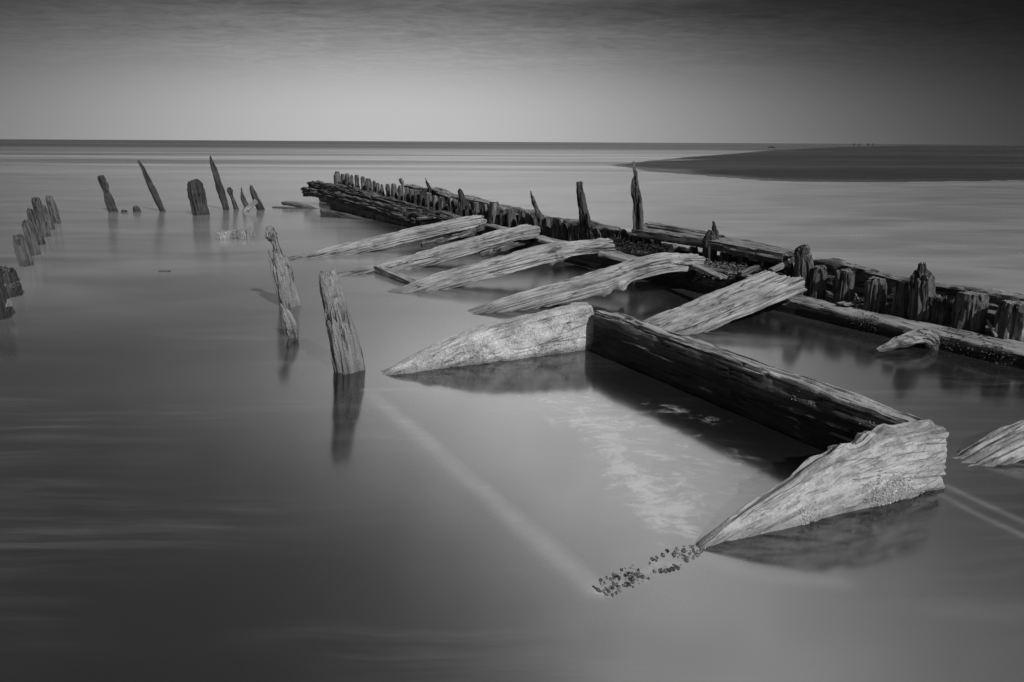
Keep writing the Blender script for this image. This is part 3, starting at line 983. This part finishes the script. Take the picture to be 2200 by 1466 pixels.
rib([(628, 553), (760, 521), (880, 493), (960, 476), (1035, 462)], 0.42, [0.24, 0.28, 0.30], [0.14, 0.19, 0.17], 'farthest sloping beam, pale and long, its end beside the bow timbers',
    jag=(0, 0.08))
rib([(738, 586), (860, 556), (980, 523), (1080, 496), (1148, 482)], 0.44, [0.24, 0.28, 0.30], [0.13, 0.18, 0.17], 'second sloping beam from the bow, a short cross piece lodged at its foot')
r3 = rib([(848, 622), (960, 586), (1090, 551), (1200, 524), (1310, 513)], 0.44, [0.24, 0.30, 0.34], [0.14, 0.18, 0.15], 'third sloping beam from the bow, with one knotty lump under its upper half',
         lumps=[(0.76, -0.15, -0.05, 0.07, 0.05), (0.72, -0.13, -0.08, 0.06, 0.04)])
r4 = rib([(1010, 670), (1110, 637), (1250, 598), (1340, 570), (1420, 550), (1500, 546)], 0.42, [0.22, 0.27, 0.34], [0.13, 0.18, 0.17],
         'fourth sloping beam, crusted, its upper end buried in seaweed', lumps=[(0.66, -0.15, -0.10, 0.07, 0.09), (0.60, -0.13, -0.09, 0.08, 0.05)], mat=M_RIB, zt=0.004)
rib([(1385, 712), (1480, 672), (1580, 632), (1690, 587)], 0.38, [0.40, 0.46, 0.50], [0.13, 0.15, 0.14],
    'wide grained beam behind the long dark beam, sloping up to the stump row', jag=(0, 0.07), below=0.6, crack=0.024, nr=110, bite=0.012, rough=0.008)

# cross piece lodged between the second and third beam
A = at(812, 568, 0.10)
B = at(898, 606, 0.06)
timber('cross_piece', [A, B], 0.13, 0.16, M_RIB, anchor='top', nx=60, nr=30, rough=0.01, grain=0.005, jag=(0.02, 0.02), label='short cross piece lodged between the feet of the second and third sloping beams', cat='timber')
# dark broken pieces under the beam ends
for (x, y, z, ex, ey, ez, w, h, lb) in [
        (905, 527, 0.10, 1040, 490, 0.25, 0.08, 0.10, 'dark rotten timber hanging under the end of the farthest sloping beam'),
        (1030, 546, 0.10, 1140, 510, 0.24, 0.08, 0.12, 'dark rotten timber hanging under the end of the second sloping beam')]:
    timber('rotten_timber', [at(x, y, z), at((x + ex) / 2, (y + ey) / 2 + 2, (z + ez) / 2), at(ex, ey, ez)], w, h, M_HULL, nx=60, nr=24, rough=0.03, grain=0.01, jag=(0.06, 0.04), sup=3, label=lb, cat='timber')

# ------------------------------------------------------------------ the near frame: block, long beam, front wedge
def wedge(px, zend, w, hgt, label, mat, below=0.35, **kw):
    A = at(px[0][0], px[0][1], 0.0)
    B = at(px[-1][0], px[-1][1], zend)
    d = B - A
    nrm = np.array([d[1], -d[0], 0])
    nrm /= np.linalg.norm(nrm)
    pts = [A] + [on_plane(x, y, A, nrm) for x, y in px[1:-1]] + [B]
    t0 = pts[0] - pts[1]
    t0 /= np.linalg.norm(t0)
    pts = [pts[0] + t0 * below] + pts
    kk = dict(nx=260, nr=96, rough=0.010, grain=0.005, crack=0.006, jag=(0, 0.02), sup=16, bite=0.015)
    kk.update(kw)
    return timber('deck_beam', pts, w, hgt, mat, anchor='top', label=label, cat='beam', **kk)


blk = wedge([(822, 803), (900, 765), (1010, 716), (1120, 682), (1278, 650)], 0.36, [(0, 0.13), (0.46, 0.14), (0.49, 0.18), (1, 0.18)], [0.3, 0.45, 0.55], 'pale crusted sloping block meeting the left end of the long dark beam', M_CRUST,
            rough=0.020, grain=0.002, crack=0.008, bite=0.02, lumps=[(0.99, -0.02, 0.2, 0.06, 0.02), (0.52, -0.09, 0.1, 0.03, -0.03), (0.54, -0.09, 0.02, 0.03, -0.03), (0.86, -0.09, 0.1, 0.03, -0.03), (0.88, -0.09, 0.14, 0.02, -0.03), (0.72, -0.09, -0.02, 0.03, 0.03), (0.70, -0.09, 0.2, 0.03, -0.02)], cuts=[(1, 0, -0.25)])
A = at(1290, 662, 0.345)
Bq = at(1985, 905, 0.315)
mid = (A + Bq) / 2
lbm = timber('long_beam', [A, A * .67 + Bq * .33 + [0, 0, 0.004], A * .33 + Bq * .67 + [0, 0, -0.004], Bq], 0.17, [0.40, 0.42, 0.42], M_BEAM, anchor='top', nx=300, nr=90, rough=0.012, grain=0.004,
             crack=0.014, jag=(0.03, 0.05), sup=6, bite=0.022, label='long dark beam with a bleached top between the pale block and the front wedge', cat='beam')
fw = wedge([(1492, 1176), (1600, 1095), (1700, 1030), (1790, 975), (1860, 945), (1950, 918), (2042, 904)], 0.33, [(0, 0.05), (0.25, 0.05), (0.45, 0.08), (0.7, 0.12), (1, 0.12)], [0.22, 0.34, 0.44, 0.50],
           'bleached wedge-shaped timber in the foreground, pointed end in the water', M_SAWN, nx=320, nr=120, grain=0.004, jag=(0, 0.045), crack=0.010,
           bite=0.03, rough=0.008, lumps=[(0.63, 0.04, 0.19, 0.05, 0.05), (0.72, 0.03, 0.21, 0.06, 0.045), (0.80, 0.04, 0.22, 0.05, 0.02), (0.56, 0.05, 0.17, 0.04, 0.02), (0.66, -0.06, 0.08, 0.025, 0.014)], cuts=[(1, 0, -0.32)])
pts = surface_points(fw, (0, 0, 0), 700, blob_test(1900, 1065, 0.055), 21)
pts += surface_points(fw, (0, 0, 0), 300, blob_test(1945, 1050, 0.04), 22)
pts += surface_points(fw, (0, 0, 0), 200, blob_test(1740, 1110, 0.04), 22)
barnacles(fw, pts, 0.0045, seed=23)
pts = surface_points(lbm, (0, 0, 0), 30, blob_test(1710, 850, 0.02), 25)
pts += surface_points(lbm, (0, 0, 0), 30, blob_test(1745, 862, 0.018), 26)
pts += surface_points(lbm, (0, 0, 0), 120, blob_test(1880, 940, 0.06), 27)
barnacles(lbm, pts, 0.0032, M_BARNG, seed=28)
# right-edge piece
A = at(2058, 992, 0.0)
B = at(2260, 900, 0.17)
t0 = (A - B) / np.linalg.norm(A - B)
timber('deck_beam', [A + t0 * 0.3, A, A * .5 + B * .5 + [0, 0, 0.02], B], 0.2, [0.15, 0.28], M_SAWN, anchor='top', nx=140, nr=60, rough=0.012, grain=0.006, crack=0.012, sup=4, bite=0.03,
       label='pale timber rising out of the water at the right edge behind the front wedge', cat='beam')

# crooked spur sticking out of the stringer
_p = on_curve(-0.05, 2000, 735)[0]
_n = facing(_p)
timber('broken_branch', [on_plane(x, y, _p + _n * k, _n) for x, y, k in [(2022, 772, 0.12), (2010, 748, 0.04), (1998, 728, 0), (1982, 722, -0.03), (1945, 730, -0.18), (1910, 743, -0.32), (1884, 754, -0.42)]],
       [0.09, 0.10, 0.105, 0.09, 0.08, 0.05], [0.09, 0.10, 0.10, 0.085, 0.075, 0.045], M_SPUR, nx=110, nr=40, rough=0.02, grain=0.006, crack=0.008, sup=3.5, bite=0.015, jag=(0, 0.05),
       label='crooked pale spur of wood jutting from the dark ledge over the water', cat='wood')
# scrap of plank and loose sticks on the ledge
timber('plank_scrap', [at(1805, 656, 0.15), at(1852, 646, 0.16)], 0.13, 0.03, M_CAP, nx=30, nr=24, rough=0.006, jag=(0.02, 0.04), label='small flat scrap of plank lying on the ledge below the stumps', cat='plank')
for i, (a, b, c, d, lb) in enumerate([(2120, 690, 2140, 722, 'thin stick leaning between the last two stumps on the right'),
                                      (2132, 707, 2160, 702, 'short stick lying flat between the last two stumps on the right'),
                                      (1838, 632, 1846, 650, 'thin splinter standing beside the third near stump')]):
    timber('stick', [at(a, b, 0.2), at(c, d, 0.16)], 0.018, 0.016, M_POSTP, nx=16, nr=10, rough=0.003, grain=0.001, label=lb, cat='stick')

# ------------------------------------------------------------------ seaweed heaped on the stringer between the fourth and fifth beam
def weed(px0, px1, off, z, width, n, mat, label, seed, blade=0.05, hump=0.08):
    rng = np.random.default_rng(seed)
    pts = np.array(hull_run(off, px0[0], px0[1], px1[0], px1[1], z, 20))
    Vs, Fs = [], []
    for k in range(n):
        t = rng.uniform(0, 19)
        i = int(t)
        p = pts[i] * (1 - t + i) + pts[min(i + 1, 19)] * (t - i)
        _, nr_ = None, None
        j = np.argmin(((HC - p[:2]) ** 2).sum(1))
        nn = np.array([HN[j][0], HN[j][1], 0])
        o = rng.normal(0, 0.4) * width
        zz_ = hump * math.exp(-(o / (width * 0.7)) ** 2) * (0.6 + 0.6 * math.sin(t * 2.1 + seed) ** 2)
        c = p + nn * o + np.array([0, 0, zz_ * rng.uniform(0.1, 1)])
        d = rng.normal(0, 1, 3)
        d[2] = abs(d[2]) * 0.5
        d /= np.linalg.norm(d)
        e = np.cross(d, rng.normal(0, 1, 3))
        e /= np.linalg.norm(e)
        l = blade * rng.uniform(0.3, 1.2)
        w = l * rng.uniform(0.2, 0.5)
        b = len(Vs)
        Vs += [c - d * l / 2, c + e * w / 2, c + d * l / 2 + np.array([0, 0, -l * .2]), c - e * w / 2]
        Fs.append((b, b + 1, b + 2, b + 3))
    o = mesh_obj('seaweed', np.array(Vs), Fs, mat, smooth=False)
    set_props(o, label, 'seaweed', None, 'stuff')
    return o


weed((1560, 560), (1690, 590), 0.28, 0.22, 0.26, 5200, M_WEED, 'dark seaweed heaped on the hull between the fourth and fifth beams', 31, hump=0.12)
weed((1480, 552), (1600, 590), 0.12, 0.22, 0.20, 2600, M_WEEDP, 'dry pale weed and shells on top of the heap by the split frame', 32, blade=0.03, hump=0.14)
weed((1310, 520), (1440, 545), 0.26, 0.30, 0.14, 3400, M_WEED, 'ridge of dark seaweed along the hull between the third and fourth beams', 33, hump=0.10)
# weed-covered inner plank under that ridge
timber('weedy_timber', hull_run(0.26, 1300, 518, 1440, 548, 0.32, 5), 0.2, 0.22, M_HULL, anchor='top', nx=60, nr=26, rough=0.03, grain=0.008, label='weed-covered timber lying between the upper ends of the third and fourth beams', cat='timber')
timber('weedy_timber', hull_run(0.28, 1500, 556, 1690, 596, 0.27, 6), 0.34, 0.26, M_HULL, anchor='top', nx=70, nr=30, rough=0.05, grain=0.01, sup=3, label='lumpy weed-covered timber at the upper ends of the fourth and fifth beams', cat='timber')

# broken bits of wood lying on the heap
for (x0, y0, x1, y1, z0, z1, w, h, m_, lb) in [
        (1478, 566, 1556, 598, 0.33, 0.30, 0.10, 0.04, M_RIB, 'pale flat board lying along the hull just past the buried end of the fourth beam'),
        (1588, 590, 1628, 574, 0.33, 0.38, 0.06, 0.05, M_POST, 'short grey piece of broken wood on the weed heap beside the fifth beam'),
        (1655, 583, 1690, 566, 0.36, 0.42, 0.05, 0.05, M_POSTP, 'pale broken stick poking up at the top end of the fifth beam'),
        (1440, 540, 1452, 528, 0.36, 0.46, 0.06, 0.05, M_POSTP, 'small pale stub poking out of the weed in front of the cap timber'),
        (1160, 514, 1205, 526, 0.30, 0.26, 0.14, 0.05, M_RIB, 'pale board end between the upper ends of the second and third beams'),
        (1048, 484, 1092, 494, 0.30, 0.27, 0.14, 0.05, M_RIB, 'pale board end between the upper ends of the farthest and second beams'),
        (1288, 545, 1384, 566, 0.32, 0.28, 0.13, 0.05, M_RIB, 'pale board lying between the upper ends of the third and fourth beams')]:
    timber('broken_board', [at(x0, y0, z0), at(x1, y1, z1)], w, h, m_, nx=40, nr=24, rough=0.008, grain=0.003, jag=(0.03, 0.03), label=lb, cat='board')

# ------------------------------------------------------------------ single posts standing in the water
post('mooring_post', [(752, 795, 66), (742, 745, 64), (728, 690, 60), (716, 640, 55), (707, 600, 48), (704, 578, 40)], M_POSTP, nx=170, nr=64, jag=(0, 0.07), jagk=22.0, rough=0.010, crack=0.010, sup=4.5, bite=0.02, depth=0.8, yaw=0.55,
     lumps=[(0.83, 0.0, 0.085, 0.022, -0.07), (0.675, 0.0, 0.085, 0.016, -0.05), (0.74, 0.10, 0.0, 0.03, 0.03)],
     label='thick pale leaning post with two round bolt holes, nearest of the standing posts', cat='post')
nps = post('broken_post', [(622, 657, 48), (612, 610, 47), (604, 577, 43), (598, 556, 35), (596, 545, 22), (592, 530, 14), (588, 519, 15), (583, 505, 26), (579, 493, 18), (577, 485, 8)], M_POSTP,
           nx=200, nr=60, jag=(0, 0.012), rough=0.014, crack=0.01, sup=4.0, depth=0.8, yaw=0.6, below=0.5, label='tall leaning post with a bitten notch and a knob-shaped top', cat='post')
_b = at(622, 657)
_f = facing(_b)
timber('splinter', [on_plane(593, 575, _b, _f), on_plane(583, 553, _b, _f), on_plane(576, 535, _b, _f)], [0.08, 0.06, 0.015], [0.07, 0.05, 0.012], M_POSTP, up=-_f, nx=40, nr=20, rough=0.006, parent=nps)
post('broken_post', [(630, 725, 20), (624, 700, 29), (615, 675, 24), (605, 657, 6), (603, 652, 2)], M_POSTP, nx=90, nr=36, rough=0.008, sup=3.0, depth=0.6, yaw=0.4,
     label='short spear-shaped post standing right in front of the notched post', cat='post')

grp = 'row of leaning stakes at the left'
for i, (bx_, by_, tx, ty, w, lb) in enumerate([
        (58, 571, 38, 500, 25, 'nearest and lowest stake of the leaning row at the left'),
        (74, 548, 55, 469, 21, 'second stake of the leaning row at the left, behind the nearest'),
        (86, 526, 66, 447, 20, 'third stake of the leaning row at the left, notched top'),
        (99, 509, 76, 421, 18, 'fourth stake of the leaning row at the left, rising above its neighbours'),
        (110, 494, 93, 439, 15, 'fifth stake of the leaning row at the left, short and ragged'),
        (122, 481, 105, 417, 16, 'farthest stake of the leaning row at the left')]):
    w *= 0.95
    post('leaning_stake', [(bx_, by_, w), ((bx_ + tx) / 2, (by_ + ty) / 2, w), (tx + 1, ty + 8, w * 0.8), (tx, ty, w * 0.6)], M_POST, nx=80, nr=36, jag=(0, 0.05), rough=0.010, crack=0.004, grain=0.003, label=lb, cat='stake', group=grp, depth=0.8, yaw=0.6)
for lb, pp in [('dark barnacled post at the left edge, its top crusted white', [(17, 637, 44), (10, 610, 46), (4, 580, 40), (2, 570, 30)]),
               ('dark barnacled post cut off by the left edge, in front of the other', [(0, 684, 38), (-8, 650, 40), (-20, 600, 38), (-28, 585, 30)])]:
    po = post('barnacled_post', pp, M_DARK, nx=80, nr=36, jag=(0, 0.08), rough=0.025, crack=0.02, label=lb, cat='post')
    sp_ = surface_points(po, (0, 0, 0), 260, lambda c, n: ((n * (CAM - c)).sum(1) > 0) * (c[:, 2] > 0.1) * (vn(c * 9, 4) > 0.1), 41)
    barnacles(po, sp_, 0.006, M_BARNG, seed=42)

post('standing_post', [(243, 455, 17), (235, 430, 18), (229, 412, 12), (224, 400, 15), (218, 386, 14), (215, 377, 11)], M_FAR, nx=90, nr=30, jag=(0, 0.03), rough=0.02, label='dark square-topped post pinched in the middle, leftmost of the far posts', cat='post')
post('standing_post', [(350, 454, 13), (342, 438, 13), (334, 420, 12), (322, 395, 10), (308, 365, 7), (296, 343, 4)], M_FAR, nx=110, nr=28, jag=(0, 0.03), rough=0.02, label='thin crooked far post leaning left and tapering to its tip', cat='post')
post('standing_post', [(432, 462, 33), (427, 440, 34), (421, 410, 33), (417, 393, 29), (415, 386, 22)], M_FAR, nx=90, nr=40, jag=(0, 0.05), rough=0.02, crack=0.02, label='thickest far post, a broad dark slab leaning left', cat='post')
post('standing_post', [(487, 451, 13), (479, 425, 14), (470, 395, 13), (461, 365, 10), (454, 345, 6), (451, 333, 3)], M_FAR, nx=110, nr=28, jag=(0, 0.02), rough=0.02, label='tallest far post, dark and tapering, beside the tangle of stakes', cat='post')
post('standing_post', [(508, 450, 11), (502, 433, 10), (497, 420, 8), (494, 410, 12), (492, 403, 9)], M_FAR, nx=70, nr=24, jag=(0, 0.02), rough=0.02, label='short far post with a knob-like head next to the tallest post', cat='post')
post('tangled_stake', [(530, 444, 11), (523, 430, 9), (520, 415, 5), (518, 403, 3)], M_FAR, nx=60, nr=22, jag=(0, 0.03), rough=0.015, label='thin forked stake, left one of the far tangle', cat='stake')
post('tangled_stake', [(561, 451, 16), (551, 430, 14), (543, 412, 12), (538, 398, 6)], M_FAR, nx=70, nr=26, jag=(0, 0.03), rough=0.02, label='right stake of the far tangle, leaning left', cat='stake')
bb = at(520, 455, 0.0)
nf_ = facing(bb)
timber('tangled_stake', [on_plane(522, 458, bb, nf_), on_plane(537, 444, bb, nf_), on_plane(552, 431, bb, nf_)], 0.10, 0.10, M_POSTP, nx=50, nr=24, rough=0.02, jag=(0, 0.03), label='pale stake lying across the far tangle', cat='stake')
post('low_stump', [(267, 456, 12), (267, 451, 10)], M_FAR, nx=24, nr=20, jag=(0, 0.03), below=0.2, label='tiny flat stump just above the water right of the leftmost far post', cat='stump')
post('low_stump', [(294, 455, 16), (292, 446, 13), (290, 442, 8)], M_FAR, nx=30, nr=24, jag=(0, 0.04), below=0.2, label='low stump in the water left of the thin crooked post', cat='stump')

# barnacled blocks just above the water
for (x0, x1, yb, yt, lb) in [(470, 509, 514, 497, 'widest barnacled block just above the water in front of the far posts'),
                             (512, 531, 512, 494, 'middle barnacled block just above the water in front of the far posts'),
                             (531, 546, 512, 493, 'rightmost barnacled block just above the water in front of the far posts')]:
    a = at((x0 + x1) / 2, yb, 0.0)
    n = facing(a)
    w = (x1 - x0) * np.linalg.norm(a - CAM) / F
    tp = on_plane((x0 + x1) / 2 - 3, yt, a, n)
    blo = timber('barnacled_block', [a - np.array([0, 0, 0.15]) + n * 0.1, tp + n * 0.1], w * 0.95, 0.2, M_BLOCK, up=-n, nx=40, nr=48, rough=0.02, jag=(0, 0.04), sup=5, bite=0.03, label=lb, cat='block', group='barnacled blocks in front of the far posts')
    sp_ = surface_points(blo, (0, 0, 0), 160, lambda c, n: ((n * (CAM - c)).sum(1) > 0) * (c[:, 2] > 0.01), 51)
    barnacles(blo, sp_, 0.011, M_BARNG, seed=52)

# flat planks awash near the bow
a = at(612, 441, 0.10)
b = at(684, 450, 0.0)
timber('sunken_plank', [at(608, 432, 0.14), at(640, 436, 0.12), at(688, 451, -0.02)], [0.20, 0.28, 0.22], 0.10, M_POST, anchor='top', nx=60, nr=30, rough=0.015, jag=(0.08, 0.05), label='slanting grey plank awash left of the bow', cat='plank')
timber('sunken_plank', [at(592, 444, 0.02), at(640, 447, 0.03)], 0.22, 0.06, M_POST, anchor='top', nx=40, nr=24, rough=0.015, jag=(0.08, 0.05), label='flat plank awash beside the slanting one left of the bow', cat='plank')
timber('sunken_plank', [at(688, 450, 0.16), at(735, 458, 0.10), at(800, 474, 0.0)], [0.14, 0.2, 0.2], 0.20, M_FAR, anchor='top', nx=70, nr=30, rough=0.02, jag=(0.08, 0.05), label='dark plank slanting into the water in front of the bow', cat='plank')
timber('driftwood', [at(338, 582, 0.012), at(368, 582, 0.012)], 0.06, 0.05, M_POST, anchor='top', nx=24, nr=18, rough=0.01, jag=(0.05, 0.05), label='tiny dark piece of driftwood barely breaking the open water at the left', cat='driftwood')

# beam under the surface that runs from the thick post to the front, and the sunken foot before the wedge
A = at(790, 838, -0.03)
B = at(1290, 1268, -0.03)
timber('submerged_beam', [A, B], 0.17, 0.2, M_SAWN, anchor='top', nx=80, nr=24, rough=0.01, label='blurred pale beam just below the surface running from the thick post to the front', cat='beam')
A = at(1288, 1284, -0.022)
B = at(1505, 1176, -0.016)
foot = timber('submerged_beam', [A, (A + B) / 2, B], [0.10, 0.14, 0.12, 0.08], 0.2, M_ROT, anchor='top', nx=160, nr=60, rough=0.022, grain=0.006, sup=3, bite=0.02, label='crusted timber awash in front of the pointed end of the front wedge', cat='beam')
for _k, (_m, _sz, _cnt) in enumerate([(M_ROT, 0.010, 170), (M_BARNG, 0.006, 150), (M_BARN, 0.004, 60)]):
    _p = surface_points(foot, (0, 0, 0), _cnt, lambda c, n: (n[:, 2] > 0.3) * (c[:, 2] > -0.05) * np.clip(0.75 + vn(c * 11, 7), 0.1, 1), 61 + _k)
    _rz = np.random.default_rng(70 + _k)
    barnacles(foot, [(np.array([p[0], p[1], _rz.uniform(-0.010, 0.001)]), m_) for p, m_ in _p], _sz, _m, seed=64 + _k)

# ------------------------------------------------------------------ far figures on the sandbank
def person_mesh():
    me = bpy.data.meshes.new('person')
    V = [(0, 0, .92), (0, 0, 1.2), (0, 0, 1.42), (0, 0, 1.52), (0, 0, 1.68), (-.1, 0, .88), (-.12, .14, .48), (-.12, .1, .04), (.1, 0, .88), (.12, -.12, .48), (.12, -.2, .04),
         (-.2, 0, 1.4), (-.25, -.06, 1.1), (-.24, .06, .84), (.2, 0, 1.4), (.25, .06, 1.1), (.24, .16, .88)]
    E_ = [(0, 1), (1, 2), (2, 3), (3, 4), (0, 5), (5, 6), (6, 7), (0, 8), (8, 9), (9, 10), (2, 11), (11, 12), (12, 13), (2, 14), (14, 15), (15, 16)]
    r = [.15, .14, .15, .06, .1, .1, .075, .05, .1, .075, .05, .07, .05, .04, .07, .05, .04]
    me.from_pydata(V, E_, [])
    o = bpy.data.objects.new('tmp', me)
    COL.objects.link(o)
    o.modifiers.new('skin', 'SKIN')
    for i, x in enumerate(r):
        me.skin_vertices[0].data[i].radius = (x, x)
    me.skin_vertices[0].data[0].use_root = True
    ss = o.modifiers.new('sub', 'SUBSURF')
    ss.levels = 1
    dg = bpy.context.evaluated_depsgraph_get()
    m2 = bpy.data.meshes.new_from_object(o.evaluated_get(dg))
    bpy.data.objects.remove(o)
    m2.name = 'person'
    m2.materials.clear()
    m2.materials.append(M_CLOTH)
    return m2


pm_ = person_mesh()
for i, (x, lb) in enumerate([(1835, 'tiny far person on the sandbank at the horizon, leftmost of the four figures'),
                             (1846, 'tiny far person on the sandbank at the horizon, second figure from the left'),
                             (1865, 'tiny far person on the sandbank at the horizon, third figure from the left'),
                             (1875, 'tiny far person on the sandbank at the horizon, rightmost of the four figures')]):
    o = bpy.data.objects.new('person', pm_)
    COL.objects.link(o)
    p = at(x, 313.2, 0.2)
    p = p / p[1] * 330.0
    o.location = (p[0], 330.0, 0.2)
    o.rotation_euler[2] = i * 1.3
    set_props(o, lb, 'person', 'far people on the sandbank')
# dark lump lying on the tip of the bank
p = at(1657, 318.5, 0.1)
timber('driftwood', [p + np.array([-1.0, 0, 0.2]), p + np.array([0, 0, 0.45]), p + np.array([1.3, 0, 0.1])], [0.5, 0.8, 0.3], [0.4, 0.6, 0.3], M_FAR, nx=24, nr=16, sup=2.5, label='small dark lump on the far edge of the sandbank', cat='driftwood')
